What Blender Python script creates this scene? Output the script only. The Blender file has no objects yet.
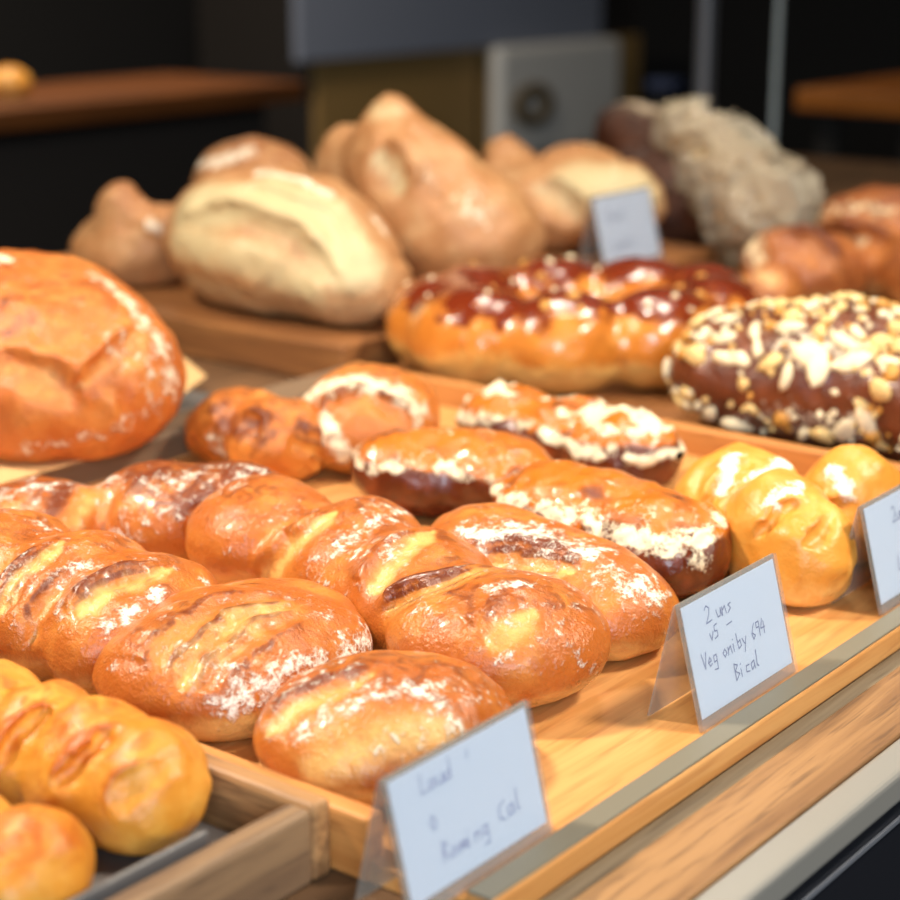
import bpy, math, random
import numpy as np

random.seed(7)
SC = bpy.context.scene
COL = SC.collection
rad = math.radians

# ------------------------------------------------------------------ camera geometry
# world: X runs along the counter front, Y into the counter, Z up; tray floors at z = 0
F_PX, CAM_Z = 1820.0, 0.42
PITCH, HEAD = rad(15.9454), rad(38.0218)
FW = np.array([math.cos(HEAD)*math.cos(PITCH), math.sin(HEAD)*math.cos(PITCH), -math.sin(PITCH)])
UP = np.array([math.cos(HEAD)*math.sin(PITCH), math.sin(HEAD)*math.sin(PITCH), math.cos(PITCH)])
RT = np.array([math.sin(HEAD), -math.cos(HEAD), 0.0])
EYE = np.array([0, 0, CAM_Z])

def ray(px, py):
    return FW*F_PX + RT*(px-450) - UP*(py-450)

def at(px, py, z=0.0):
    """survey point: where the sight line meets the horizontal plane z"""
    d = ray(px, py)
    return EYE + d*((z-CAM_Z)/d[2])

def at_v(px, py, v):
    d = ray(px, py)
    return EYE + d*(v/d[1])

def at_u(px, py, u):
    d = ray(px, py)
    return EYE + d*(u/d[0])

# ------------------------------------------------------------------ noise
def vnoise(p, scale, seed=0):
    """3-D value noise in [-1, 1]"""
    q = p*scale + np.array([17.13, 5.71, 9.37])*(seed+1)
    i = np.floor(q).astype(np.int64)
    f = q-i
    f = f*f*(3-2*f)
    def h(ix, iy, iz):
        n = (ix*374761393 + iy*668265263 + iz*2147483647 + seed*974634777) & 0xffffffff
        n = ((n ^ (n >> 13))*1274126177) & 0xffffffff
        n = ((n ^ (n >> 16))*2246822519) & 0xffffffff
        return ((n ^ (n >> 15)) & 0xffff)/32767.5-1
    r = 0
    for dx in (0, 1):
        for dy in (0, 1):
            for dz in (0, 1):
                w = (f[:, 0] if dx else 1-f[:, 0])*(f[:, 1] if dy else 1-f[:, 1])*(f[:, 2] if dz else 1-f[:, 2])
                r = r + w*h(i[:, 0]+dx, i[:, 1]+dy, i[:, 2]+dz)
    return r

def smin(a, b, k):
    h = np.clip(0.5+0.5*(b-a)/k, 0, 1)
    return b*(1-h)+a*h-k*h*(1-h)

def sstep(a, b, x):
    t = np.clip((x-a)/(b-a), 0, 1)
    return t*t*(3-2*t)

# ------------------------------------------------------------------ surface nets
def surface_nets(f, lo, hi, h):
    ax = [np.arange(lo[i]-2*h, hi[i]+2.5*h, h) for i in range(3)]
    n = [len(a) for a in ax]
    G = np.stack(np.meshgrid(*ax, indexing='ij'), -1).reshape(-1, 3)
    V = f(G).reshape(n)
    S = V < 0
    c = np.zeros([m-1 for m in n], int)
    for dx in (0, 1):
        for dy in (0, 1):
            for dz in (0, 1):
                c += S[dx:n[0]-1+dx, dy:n[1]-1+dy, dz:n[2]-1+dz]
    act = (c > 0) & (c < 8)
    I = np.argwhere(act)
    idx = -np.ones(act.shape, int)
    idx[act] = np.arange(len(I))
    acc = np.zeros((len(I), 3)); cnt = np.zeros(len(I))
    corners = [(a, b, d) for a in (0, 1) for b in (0, 1) for d in (0, 1)]
    for a in corners:
        for k in range(3):
            if a[k]: continue
            b = list(a); b[k] = 1
            va = V[I[:, 0]+a[0], I[:, 1]+a[1], I[:, 2]+a[2]]
            vb = V[I[:, 0]+b[0], I[:, 1]+b[1], I[:, 2]+b[2]]
            x = (va < 0) != (vb < 0)
            t = np.where(x, va/np.where(x, va-vb, 1), 0)
            p = np.tile(np.array(a, float), (len(I), 1)); p[:, k] += t
            acc[x] += p[x]; cnt[x] += 1
    verts = (I+acc/cnt[:, None])*h + np.array([a[0] for a in ax])
    faces = []
    for k in range(3):
        o = [(1, 2), (2, 0), (0, 1)][k]
        sl0 = [slice(None)]*3; sl1 = [slice(None)]*3
        sl0[k] = slice(0, n[k]-1); sl1[k] = slice(1, n[k])
        x = S[tuple(sl0)] != S[tuple(sl1)]
        J = np.argwhere(x)
        ok = (J[:, o[0]] > 0) & (J[:, o[1]] > 0) & (J[:, o[0]] < n[o[0]]-1) & (J[:, o[1]] < n[o[1]]-1)
        J = J[ok]
        inside = S[J[:, 0], J[:, 1], J[:, 2]]
        q = []
        for (da, db) in ((-1, -1), (0, -1), (0, 0), (-1, 0)):
            K = J.copy(); K[:, o[0]] += da; K[:, o[1]] += db
            q.append(idx[K[:, 0], K[:, 1], K[:, 2]])
        q = np.stack(q, 1)
        q[~inside] = q[~inside][:, ::-1]
        faces.append(q)
    return verts, np.concatenate(faces)

# ------------------------------------------------------------------ object helpers
def link(o, parent=None):
    COL.objects.link(o)
    if parent is not None:
        o.parent = parent
    return o

def tag(o, label, cat, group=None):
    o['label'] = label; o['category'] = cat
    if group: o['group'] = group
    return o

def thing(name, label, cat, loc=(0, 0, 0), rz=0.0, group=None):
    o = bpy.data.objects.new(name, None)
    o.empty_display_size = .02
    link(o); o.location = loc; o.rotation_euler = (0, 0, rz)
    return tag(o, label, cat, group)

def mesh_obj(name, verts, faces, mats, parent=None, loc=None, smooth=False, attrs=None):
    me = bpy.data.meshes.new(name)
    me.from_pydata([tuple(map(float, v)) for v in verts], [], [tuple(map(int, f)) for f in faces])
    for m in (mats if isinstance(mats, (list, tuple)) else [mats]):
        me.materials.append(m)
    if smooth:
        me.polygons.foreach_set('use_smooth', [True]*len(me.polygons))
    for k, a in (attrs or {}).items():
        at_ = me.attributes.new(k, 'FLOAT', 'POINT')
        at_.data.foreach_set('value', np.asarray(a, np.float32))
    me.update()
    o = bpy.data.objects.new(name, me)
    if loc is not None: o.location = tuple(map(float, loc))
    return link(o, parent)

def box(name, lo, hi, mat, parent=None, bevel=0.002, origin=None, seg=2):
    """bevelled box between two corners; coordinates relative to the parent's base when given"""
    lo = np.array(lo, float); hi = np.array(hi, float)
    org = np.array(origin if origin is not None else (0, 0, 0), float)
    c = (lo+hi)/2
    v = [((hi if i else lo)[0]-c[0], (hi if j else lo)[1]-c[1], (hi if k else lo)[2]-c[2]) for i in (0, 1) for j in (0, 1) for k in (0, 1)]
    f = [(0, 1, 3, 2), (4, 6, 7, 5), (0, 4, 5, 1), (2, 3, 7, 6), (0, 2, 6, 4), (1, 5, 7, 3)]
    o = mesh_obj(name, v, f, mat, parent, c-org)
    if bevel:
        b = o.modifiers.new('bevel', 'BEVEL'); b.width = bevel; b.segments = seg; b.limit_method = 'NONE'
    return o

# ------------------------------------------------------------------ materials
def srgb(r, g, b):
    def f(c):
        c /= 255
        return c/12.92 if c <= .04045 else ((c+.055)/1.055)**2.4
    return (f(r), f(g), f(b), 1)

class NT:
    def __init__(s, name):
        s.m = bpy.data.materials.new(name); s.m.use_nodes = True
        s.t = s.m.node_tree; s.t.nodes.clear()
        s.out = s.n('ShaderNodeOutputMaterial')
    def n(s, typ, **kw):
        x = s.t.nodes.new(typ)
        for k, v in kw.items(): setattr(x, k, v)
        return x
    def l(s, a, b): s.t.links.new(a, b)
    def val(s, sock, v):
        if hasattr(v, 'is_output'): s.l(v, sock)
        else: sock.default_value = v
    def math(s, op, a, b=0.0, c=None, clamp=False):
        x = s.n('ShaderNodeMath', operation=op, use_clamp=clamp)
        s.val(x.inputs[0], a); s.val(x.inputs[1], b)
        if c is not None: s.val(x.inputs[2], c)
        return x.outputs[0]
    def mix(s, f, a, b):
        x = s.n('ShaderNodeMix', data_type='RGBA')
        s.val(x.inputs[0], f)
        s.val(x.inputs[6], a); s.val(x.inputs[7], b)
        return x.outputs[2]
    def ss(s, x, a, b):
        m = s.n('ShaderNodeMapRange', interpolation_type='SMOOTHSTEP')
        s.val(m.inputs['Value'], x); m.inputs['From Min'].default_value = a; m.inputs['From Max'].default_value = b
        return m.outputs['Result']
    def noise(s, scale, detail=3, rough=.55, vec=None, dist=0.0):
        x = s.n('ShaderNodeTexNoise')
        x.inputs['Scale'].default_value = scale; x.inputs['Detail'].default_value = detail
        x.inputs['Roughness'].default_value = rough; x.inputs['Distortion'].default_value = dist
        if vec is not None: s.l(vec, x.inputs['Vector'])
        return x.outputs['Fac']
    def attr(s, name):
        return s.n('ShaderNodeAttribute', attribute_name=name).outputs['Fac']
    def bsdf(s, col, rough=.5, **kw):
        b = s.n('ShaderNodeBsdfPrincipled')
        s.val(b.inputs['Base Color'], col); s.val(b.inputs['Roughness'], rough)
        for k, v in kw.items(): s.val(b.inputs[k], v)
        s.l(b.outputs[0], s.out.inputs[0])
        return b

def plain(name, col, rough=.5, metal=0.0, **kw):
    t = NT(name); t.bsdf(col, rough, Metallic=metal, **kw)
    return t.m

def coords(t):
    """object coordinates offset per object, so copies do not repeat"""
    tc = t.n('ShaderNodeTexCoord'); oi = t.n('ShaderNodeObjectInfo')
    v = t.n('ShaderNodeVectorMath', operation='ADD')
    m = t.n('ShaderNodeMath', operation='MULTIPLY'); t.l(oi.outputs['Random'], m.inputs[0]); m.inputs[1].default_value = 7.0
    t.l(tc.outputs['Object'], v.inputs[0]); t.l(m.outputs[0], v.inputs[1])
    return v.outputs[0]

def crust(name, base, dark, light, pale, flour, rough=.42, coat=0.0, fine=1.0, spec=.5):
    t = NT(name); vec = coords(t)
    n1 = t.noise(28, 4, .6, vec); n2 = t.noise(110, 4, .65, vec); n3 = t.noise(420, 3, .6, vec); n4 = t.noise(60, 3, .6, vec, 1.5)
    c = t.mix(t.ss(n1, .42, .68), base, light)
    tm = t.math('ADD', t.attr('toast'), t.math('MULTIPLY', t.math('SUBTRACT', n4, .5), 1.3))
    c = t.mix(t.ss(tm, .25, .85), c, dark)
    c = t.mix(t.math('MULTIPLY', t.ss(n2, .56, .72), .35), c, dark)
    pm = t.math('ADD', t.attr('pale'), t.math('MULTIPLY', t.math('SUBTRACT', n4, .5), .5))
    c = t.mix(t.ss(pm, .2, .8), c, pale)
    fn = t.math('ADD', t.math('MULTIPLY', t.math('SUBTRACT', n2, .5), 1.5), t.math('MULTIPLY', t.math('SUBTRACT', n3, .5), .7))
    fm = t.ss(t.math('ADD', t.attr('flour'), fn), .38, .72)
    fm = t.math('MULTIPLY', fm, t.ss(t.attr('flour'), .02, .25))
    c = t.mix(t.math('MULTIPLY', fm, .92), c, flour)
    bm = t.n('ShaderNodeBump'); bm.inputs['Strength'].default_value = .8*fine; bm.inputs['Distance'].default_value = .0021
    hgt = t.math('ADD', t.math('ADD', n2, t.math('MULTIPLY', n3, .45)), t.math('MULTIPLY', fm, .5))
    t.l(hgt, bm.inputs['Height'])
    r = t.math('ADD', t.math('MULTIPLY', fm, .45), t.math('ADD', rough-.1, t.math('MULTIPLY', n1, .2)))
    b = t.bsdf(c, r)
    b.inputs['Specular IOR Level'].default_value = spec
    t.l(bm.outputs[0], b.inputs['Normal'])
    if coat:
        t.val(b.inputs['Coat Weight'], t.math('MULTIPLY', t.math('SUBTRACT', 1.0, fm), coat)); b.inputs['Coat Roughness'].default_value = .12
    return t.m

FLOUR = srgb(250, 240, 222)
M_CRUST = crust('golden_crust', srgb(184, 98, 36), srgb(112, 48, 18), srgb(208, 128, 54), srgb(230, 178, 102), FLOUR, .30, .12)
M_PALE = crust('butter_dough', srgb(218, 138, 42), srgb(190, 92, 18), srgb(232, 166, 70), srgb(240, 196, 104), FLOUR, .42, fine=.6)
M_ROLL = crust('soft_yellow_dough', srgb(222, 146, 54), srgb(196, 102, 26), srgb(234, 170, 80), srgb(240, 200, 124), FLOUR, .4, fine=.5)
M_LYE = crust('lye_crust', srgb(88, 34, 14), srgb(50, 18, 10), srgb(128, 54, 18), srgb(204, 112, 30), srgb(246, 230, 194), .18, .35)
M_SEED = crust('cheese_crust', srgb(196, 110, 40), srgb(112, 50, 18), srgb(214, 134, 58), srgb(224, 150, 66), srgb(248, 232, 196), .4)
M_RUSTIC = crust('rustic_crust', srgb(196, 106, 42), srgb(112, 50, 18), srgb(212, 132, 60), srgb(230, 172, 94), srgb(246, 226, 194), .45)
M_WHITE = crust('white_bread_crust', srgb(182, 126, 78), srgb(146, 86, 44), srgb(194, 146, 98), srgb(206, 184, 138), srgb(244, 226, 200), .5, fine=.6)
M_BRIOCHE = crust('glazed_brioche', srgb(206, 122, 44), srgb(112, 36, 6), srgb(216, 140, 58), srgb(230, 180, 100), FLOUR, .22, .7, fine=.4)
M_CHOC = crust('chocolate_glaze', srgb(96, 44, 22), srgb(58, 24, 12), srgb(124, 62, 32), srgb(150, 84, 46), srgb(236, 218, 190), .34, .15)
M_BROWN = crust('brown_pastry', srgb(158, 90, 46), srgb(112, 54, 24), srgb(192, 118, 58), srgb(222, 180, 116), srgb(240, 214, 170), .4)
M_LOAFBAG = crust('seeded_loaf', srgb(172, 136, 92), srgb(84, 56, 40), srgb(206, 176, 128), srgb(214, 186, 136), srgb(226, 210, 176), .5)
M_RYE = crust('rye_crust', srgb(70, 34, 16), srgb(42, 20, 10), srgb(92, 48, 24), srgb(168, 110, 70), srgb(214, 190, 160), .5)

def wood(name, a, b, c, axis=0, scale=18, rough=.45, plank=0.0):
    t = NT(name)
    tc = t.n('ShaderNodeTexCoord'); mp = t.n('ShaderNodeMapping')
    geo = t.n('ShaderNodeNewGeometry'); t.l(geo.outputs['Position'], mp.inputs['Vector'])
    s = [scale]*3; s[axis] = scale*.07
    mp.inputs['Scale'].default_value = s
    n1 = t.noise(1.6, 5, .62, mp.outputs[0], 1.2); n2 = t.noise(9, 3, .6, mp.outputs[0], .4)
    col = t.mix(t.ss(n1, .38, .62), a, b)
    col = t.mix(t.math('MULTIPLY', t.ss(n2, .5, .72), .65), col, c)
    bm = t.n('ShaderNodeBump'); bm.inputs['Strength'].default_value = .25; bm.inputs['Distance'].default_value = .001
    t.l(n2, bm.inputs['Height'])
    bs = t.bsdf(col, t.math('ADD', rough, t.math('MULTIPLY', n2, .15)))
    t.l(bm.outputs[0], bs.inputs['Normal'])
    return t.m

M_TRAY_U = wood('tray_beech_long', srgb(214, 156, 92), srgb(198, 136, 72), srgb(172, 108, 54), 0, 16)
M_TRAY_V = wood('tray_beech_cross', srgb(206, 140, 76), srgb(188, 120, 60), srgb(160, 96, 46), 1, 16)
M_OAK_U = wood('oak_plank', srgb(164, 122, 78), srgb(130, 92, 56), srgb(86, 58, 36), 0, 24)
M_OAKG_U = wood('weathered_oak_long', srgb(142, 112, 82), srgb(112, 86, 64), srgb(78, 60, 48), 0, 30)
M_OAKG_V = wood('weathered_oak_cross', srgb(170, 126, 82), srgb(138, 98, 62), srgb(98, 68, 44), 1, 30)
M_BOARD = wood('dark_board', srgb(168, 112, 62), srgb(136, 86, 46), srgb(96, 60, 34), 1, 14)
M_BASE = wood('stained_base', srgb(120, 86, 56), srgb(98, 70, 46), srgb(72, 50, 34), 0, 14)
M_BACKWOOD = wood('back_counter_wood', srgb(120, 66, 22), srgb(98, 52, 16), srgb(72, 40, 16), 0, 8)
M_TAUPE = plain('taupe_rail', srgb(118, 112, 96), .45)
M_GREYWOOD = wood('grey_brown_edge', srgb(134, 108, 84), srgb(116, 92, 70), srgb(92, 72, 56), 0, 16)
M_SLOT = wood('shaded_slot_wood', srgb(122, 108, 86), srgb(104, 90, 70), srgb(84, 72, 56), 0, 20)  # shade of the gap below the tray rail, put into the strip's colour
M_ALU = plain('brushed_aluminium', srgb(176, 172, 164), .38, .55)
M_STEEL = plain('stainless_steel', srgb(170, 172, 178), .35, .8)
M_BAND = plain('grey_blue_fascia', srgb(132, 136, 150), .4)
M_TABLE = wood('amber_table_wood', srgb(196, 112, 34), srgb(172, 94, 26), srgb(132, 70, 18), 1, 8)
M_PAN = plain('baking_pan_steel', srgb(120, 118, 118), .42, .6)
M_BLACK = plain('black_laminate', srgb(24, 26, 32), .35)
M_SEAM = plain('grey_seam', srgb(96, 98, 104), .4)
M_DARK = plain('dark_interior', srgb(34, 26, 20), .8)
M_PAPER = plain('parchment', srgb(214, 172, 118), .7)
M_CARD = plain('card_paper', srgb(212, 228, 250), .6)
M_INK = plain('blue_ink', srgb(150, 164, 206), .6)
M_INKD = plain('dark_ink', srgb(126, 138, 178), .6)
M_NUT = plain('chopped_nut', srgb(232, 196, 128), .5)
M_NUT2 = plain('flaked_almond', srgb(244, 226, 186), .5)
M_NUT3 = plain('toasted_nut', srgb(206, 146, 66), .45)
M_BEIGE = plain('beige_panel', srgb(150, 116, 66), .6)
M_WHITEP = plain('white_enamel', srgb(226, 220, 212), .4)
M_OLIVE = plain('olive_enamel', srgb(104, 82, 44), .5)
M_BLUE = plain('navy_plastic', srgb(48, 58, 88), .5)

def clear(name, tint, trans, rough=.08):
    t = NT(name)
    tr = t.n('ShaderNodeBsdfTransparent'); tr.inputs[0].default_value = tint
    b = t.n('ShaderNodeBsdfPrincipled'); b.inputs['Base Color'].default_value = tint; b.inputs['Roughness'].default_value = rough
    mx = t.n('ShaderNodeMixShader'); mx.inputs[0].default_value = trans
    t.l(b.outputs[0], mx.inputs[1]); t.l(tr.outputs[0], mx.inputs[2]); t.l(mx.outputs[0], t.out.inputs[0])
    return t.m
M_ACRYLIC = clear('clear_acrylic', srgb(226, 222, 214), .8)
M_FILM = clear('cellophane', srgb(222, 210, 186), .62, .10)
def pane_glass():
    t = NT('clear_glass')
    tr = t.n('ShaderNodeBsdfTransparent'); tr.inputs[0].default_value = (.97, .98, .98, 1)
    gl = t.n('ShaderNodeBsdfGlossy'); gl.inputs['Roughness'].default_value = .02
    mx = t.n('ShaderNodeMixShader'); mx.inputs[0].default_value = .03
    t.l(tr.outputs[0], mx.inputs[1]); t.l(gl.outputs[0], mx.inputs[2]); t.l(mx.outputs[0], t.out.inputs[0])
    return t.m
M_GLASS = pane_glass()
M_GLASSEDGE = plain('polished_glass_edge', srgb(150, 158, 158), .2)

# ------------------------------------------------------------------ bread builder
def lob(px, py, z, rx, ry, rz, yaw=0.0, pitch=0.0):
    """one lobe of dough: centre surveyed at height z, radii along counter / across / up"""
    p = at(px, py, z)
    return (p[0], p[1], z, rx, ry, rz, rad(yaw), rad(pitch))

def lw(u, v, z, rx, ry, rz, yaw=0.0, pitch=0.0):
    return (u, v, z, rx, ry, rz, rad(yaw), rad(pitch))

def line(z, *pts):
    """marks on a crust, surveyed as sight lines; bread() finds where they meet its own surface"""
    P = [np.array(pts[0], float)]
    for a, b in zip(pts[:-1], pts[1:]):
        for i in range(1, 6): P.append(np.array(a, float)+(np.array(b, float)-np.array(a, float))*i/5)
    return P

def meet(f, pts):
    """points where the sight lines meet the surface f = 0"""
    out = []
    t = np.arange(.5, 3.6, .003)
    for (px, py) in pts:
        d = ray(px, py); d = d/np.linalg.norm(d)
        q = EYE+t[:, None]*d
        v = f(q)
        i = np.where(v < 0)[0]
        i = i[0] if len(i) else int(np.argmin(v))
        out.append(q[i])
    return np.array(out)

def poly_dist(p, pts):
    """signed distance to a polyline on the crust and the position along it (0..1)"""
    best = np.full(len(p), 1e9); sg = np.zeros(len(p)); tt = np.zeros(len(p))
    n = len(pts)-1
    for i in range(n):
        a, b = pts[i], pts[i+1]
        d = b-a; L2 = max(d@d, 1e-12)
        w = p-a
        t = np.clip((w@d)/L2, 0, 1)
        q = w-t[:, None]*d
        r = np.sqrt((q**2).sum(1))
        e = EYE-a; e = e/np.linalg.norm(e)+np.array([0, 0, 1.2])
        cr = np.cross(d, w)@e
        m = r < best
        best[m] = r[m]; sg[m] = np.sign(cr[m]); tt[m] = (i+t[m])/n
    return best*sg, tt

def dots(p, pts, r):
    if len(pts) == 1:
        d = np.sqrt(((p-pts[0])**2).sum(1))
    else:
        d = np.abs(poly_dist(p, pts)[0])
    return np.exp(-(d/r)**2)

GROUPS = {'bread_loaf': 'wheat loaves in the front tray', 'cheese_loaf': 'dark cheese topped loaves', 'cheese_roll': 'cheese rolls at the back of the front tray', 'yellow_roll': 'yellow rolls by the right price card',
          'white_loaf': 'pale loaves on the back board', 'brown_pastry': 'brown pastries behind the nut loaf', 'butter_roll': 'yellow twists in the metal pan'}

def bread(name, label, cat, lobes, mat, z0=0.0, k=.012, slashes=(), flour=(), pale=(), toast=(), side=.28, topt=.35,
          amp=.0016, vox=.0024, group=None, seed=0, top=None, parent=None, crumb=0.0, extra=None, dust=.0):
    L = np.array(lobes)
    lo = (L[:, :3]-np.maximum(L[:, 3:4], L[:, 4:5])).min(0); hi = (L[:, :3]+np.maximum(L[:, 3:4], L[:, 4:5])).max(0)
    lo[2] = z0; hi[2] = (L[:, 2]+np.maximum(L[:, 5], np.abs(np.sin(L[:, 7]))*L[:, 3])).max()+.012
    H = hi[2]-z0-.012
    def base(p):
        d = None
        for (x, y, z, rx, ry, rz, yw, pt) in lobes:
            q = p-np.array([x, y, z])
            c, s = math.cos(yw), math.sin(yw)
            a = q[:, 0]*c+q[:, 1]*s; b = -q[:, 0]*s+q[:, 1]*c; e = q[:, 2]
            if pt:
                c2, s2 = math.cos(pt), math.sin(pt)
                a, e = a*c2+e*s2, -a*s2+e*c2
            k0 = np.sqrt((a/rx)**2+(b/ry)**2+(e/rz)**2)
            k1 = np.sqrt((a/rx**2)**2+(b/ry**2)**2+(e/rz**2)**2)
            dd = k0*(k0-1)/np.maximum(k1, 1e-9)
            d = dd if d is None else smin(d, dd, k)
        return d
    slashes = [dict(sl, p=meet(base, sl['p'])) for sl in slashes]
    flour = [(meet(base, q), r, w) for (q, r, w) in flour]; pale = [(meet(base, q), r, w) for (q, r, w) in pale]; toast = [(meet(base, q), r, w) for (q, r, w) in toast]
    def groove(p, sl):
        q, t = poly_dist(p, sl['p'])
        end = sstep(0, .3, t)*sstep(0, .3, 1-t)
        q = (q+.0022*vnoise(p, 70, seed+21)+.0012*vnoise(p, 170, seed+22))/(.45+.55*end)
        zz = sstep(z0+.08*H, z0+.3*H, p[:, 2])
        w = sl['w']
        g = np.exp(-(q/w)**2)*end
        ear = np.exp(-((q-1.35*w)/(.55*w))**2)*end
        return g*zz, ear*zz, q
    def f(p):
        d = base(p)
        d = d-amp*vnoise(p, 38, seed)-amp*.45*vnoise(p, 95, seed+3)
        for sl in slashes:
            g, e, q = groove(p, sl)
            d = d+sl.get('d', .006)*g-sl.get('ear', .004)*e
            if sl.get('stri'):
                d = d+sl['stri']*g*np.sin(q/sl['w']*sl.get('fr', 6.0))
        if crumb:
            d = d-crumb*np.maximum(0, vnoise(p, 130, seed+9))*fl_mask(p)
        if extra is not None:
            d = extra(p, d)
        # flat base
        kk = .006
        z = z0-p[:, 2]
        h = np.clip(.5-.5*(z-d)/kk, 0, 1)
        return z*(1-h)+d*h+kk*h*(1-h)
    def fl_mask(p):
        m = np.zeros(len(p))
        for (pts, r, s) in flour:
            m = np.maximum(m, s*dots(p, pts, r))
        if top is not None:
            m = np.maximum(m, top(p, (p[:, 2]-z0)/H))
        return m
    v, fc = surface_nets(f, lo, hi, vox)
    e = .0006
    for _ in range(2):
        g = np.stack([(f(v+np.eye(3)[i]*e)-f(v-np.eye(3)[i]*e))/(2*e) for i in range(3)], 1)
        fv = f(v)
        g2 = np.maximum((g**2).sum(1), .2)
        v = v-np.clip(fv/g2, -vox*.6, vox*.6)[:, None]*g
    v[:, 2] = np.maximum(v[:, 2], z0)
    nz = g[:, 2]/np.sqrt(np.maximum((g**2).sum(1), 1e-9))
    zz = (v[:, 2]-z0)/H
    A_p = side*1.9*(1-sstep(.12, .52, zz+.06*vnoise(v, 30, seed+8)))
    A_t = topt*sstep(.4, 1.0, zz)
    for sl in slashes:
        gr, ear, q = groove(v, sl)
        A_p = np.maximum(A_p, sl.get('pale', .9)*np.exp(-(q/(sl['w']*.85))**2)*sstep(.02, .3, gr)*(.8+.35*vnoise(v*np.array([1, 1, 1]), 150, seed+5)))
        A_t = A_t*(1-gr)+.5*ear*sl.get('et', 1)
        if sl.get('stri'): A_t = A_t+1.05*gr*sstep(.35, .95, -np.sin(q/sl['w']*sl.get('fr', 6.0)))
    for (pts, r, s) in pale: A_p = np.maximum(A_p, s*dots(v, pts, r))
    for (pts, r, s) in toast: A_t = np.maximum(A_t, s*dots(v, pts, r))
    A_f = np.maximum(fl_mask(v), dust*sstep(.2, .7, zz)*(1+.8*vnoise(v, 35, seed+6)))
    if top is not None and hasattr(top, 'pale'):
        A_p = np.maximum(A_p, top.pale(v, zz, nz))
    c = np.array([L[:, 0].mean(), L[:, 1].mean(), z0])
    o = mesh_obj(name, v-c, fc, mat, parent, c, True, {'pale': A_p, 'flour': A_f, 'toast': A_t})
    if label: tag(o, label, cat, group or GROUPS.get(name))
    return o, v, g

def S(z, pts, w=.009, **k):
    d = dict(p=line(z, *pts), w=w); d.update(k); return d

def FL(z, r, s, *pts): return (line(z, *pts), r, s)

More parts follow.
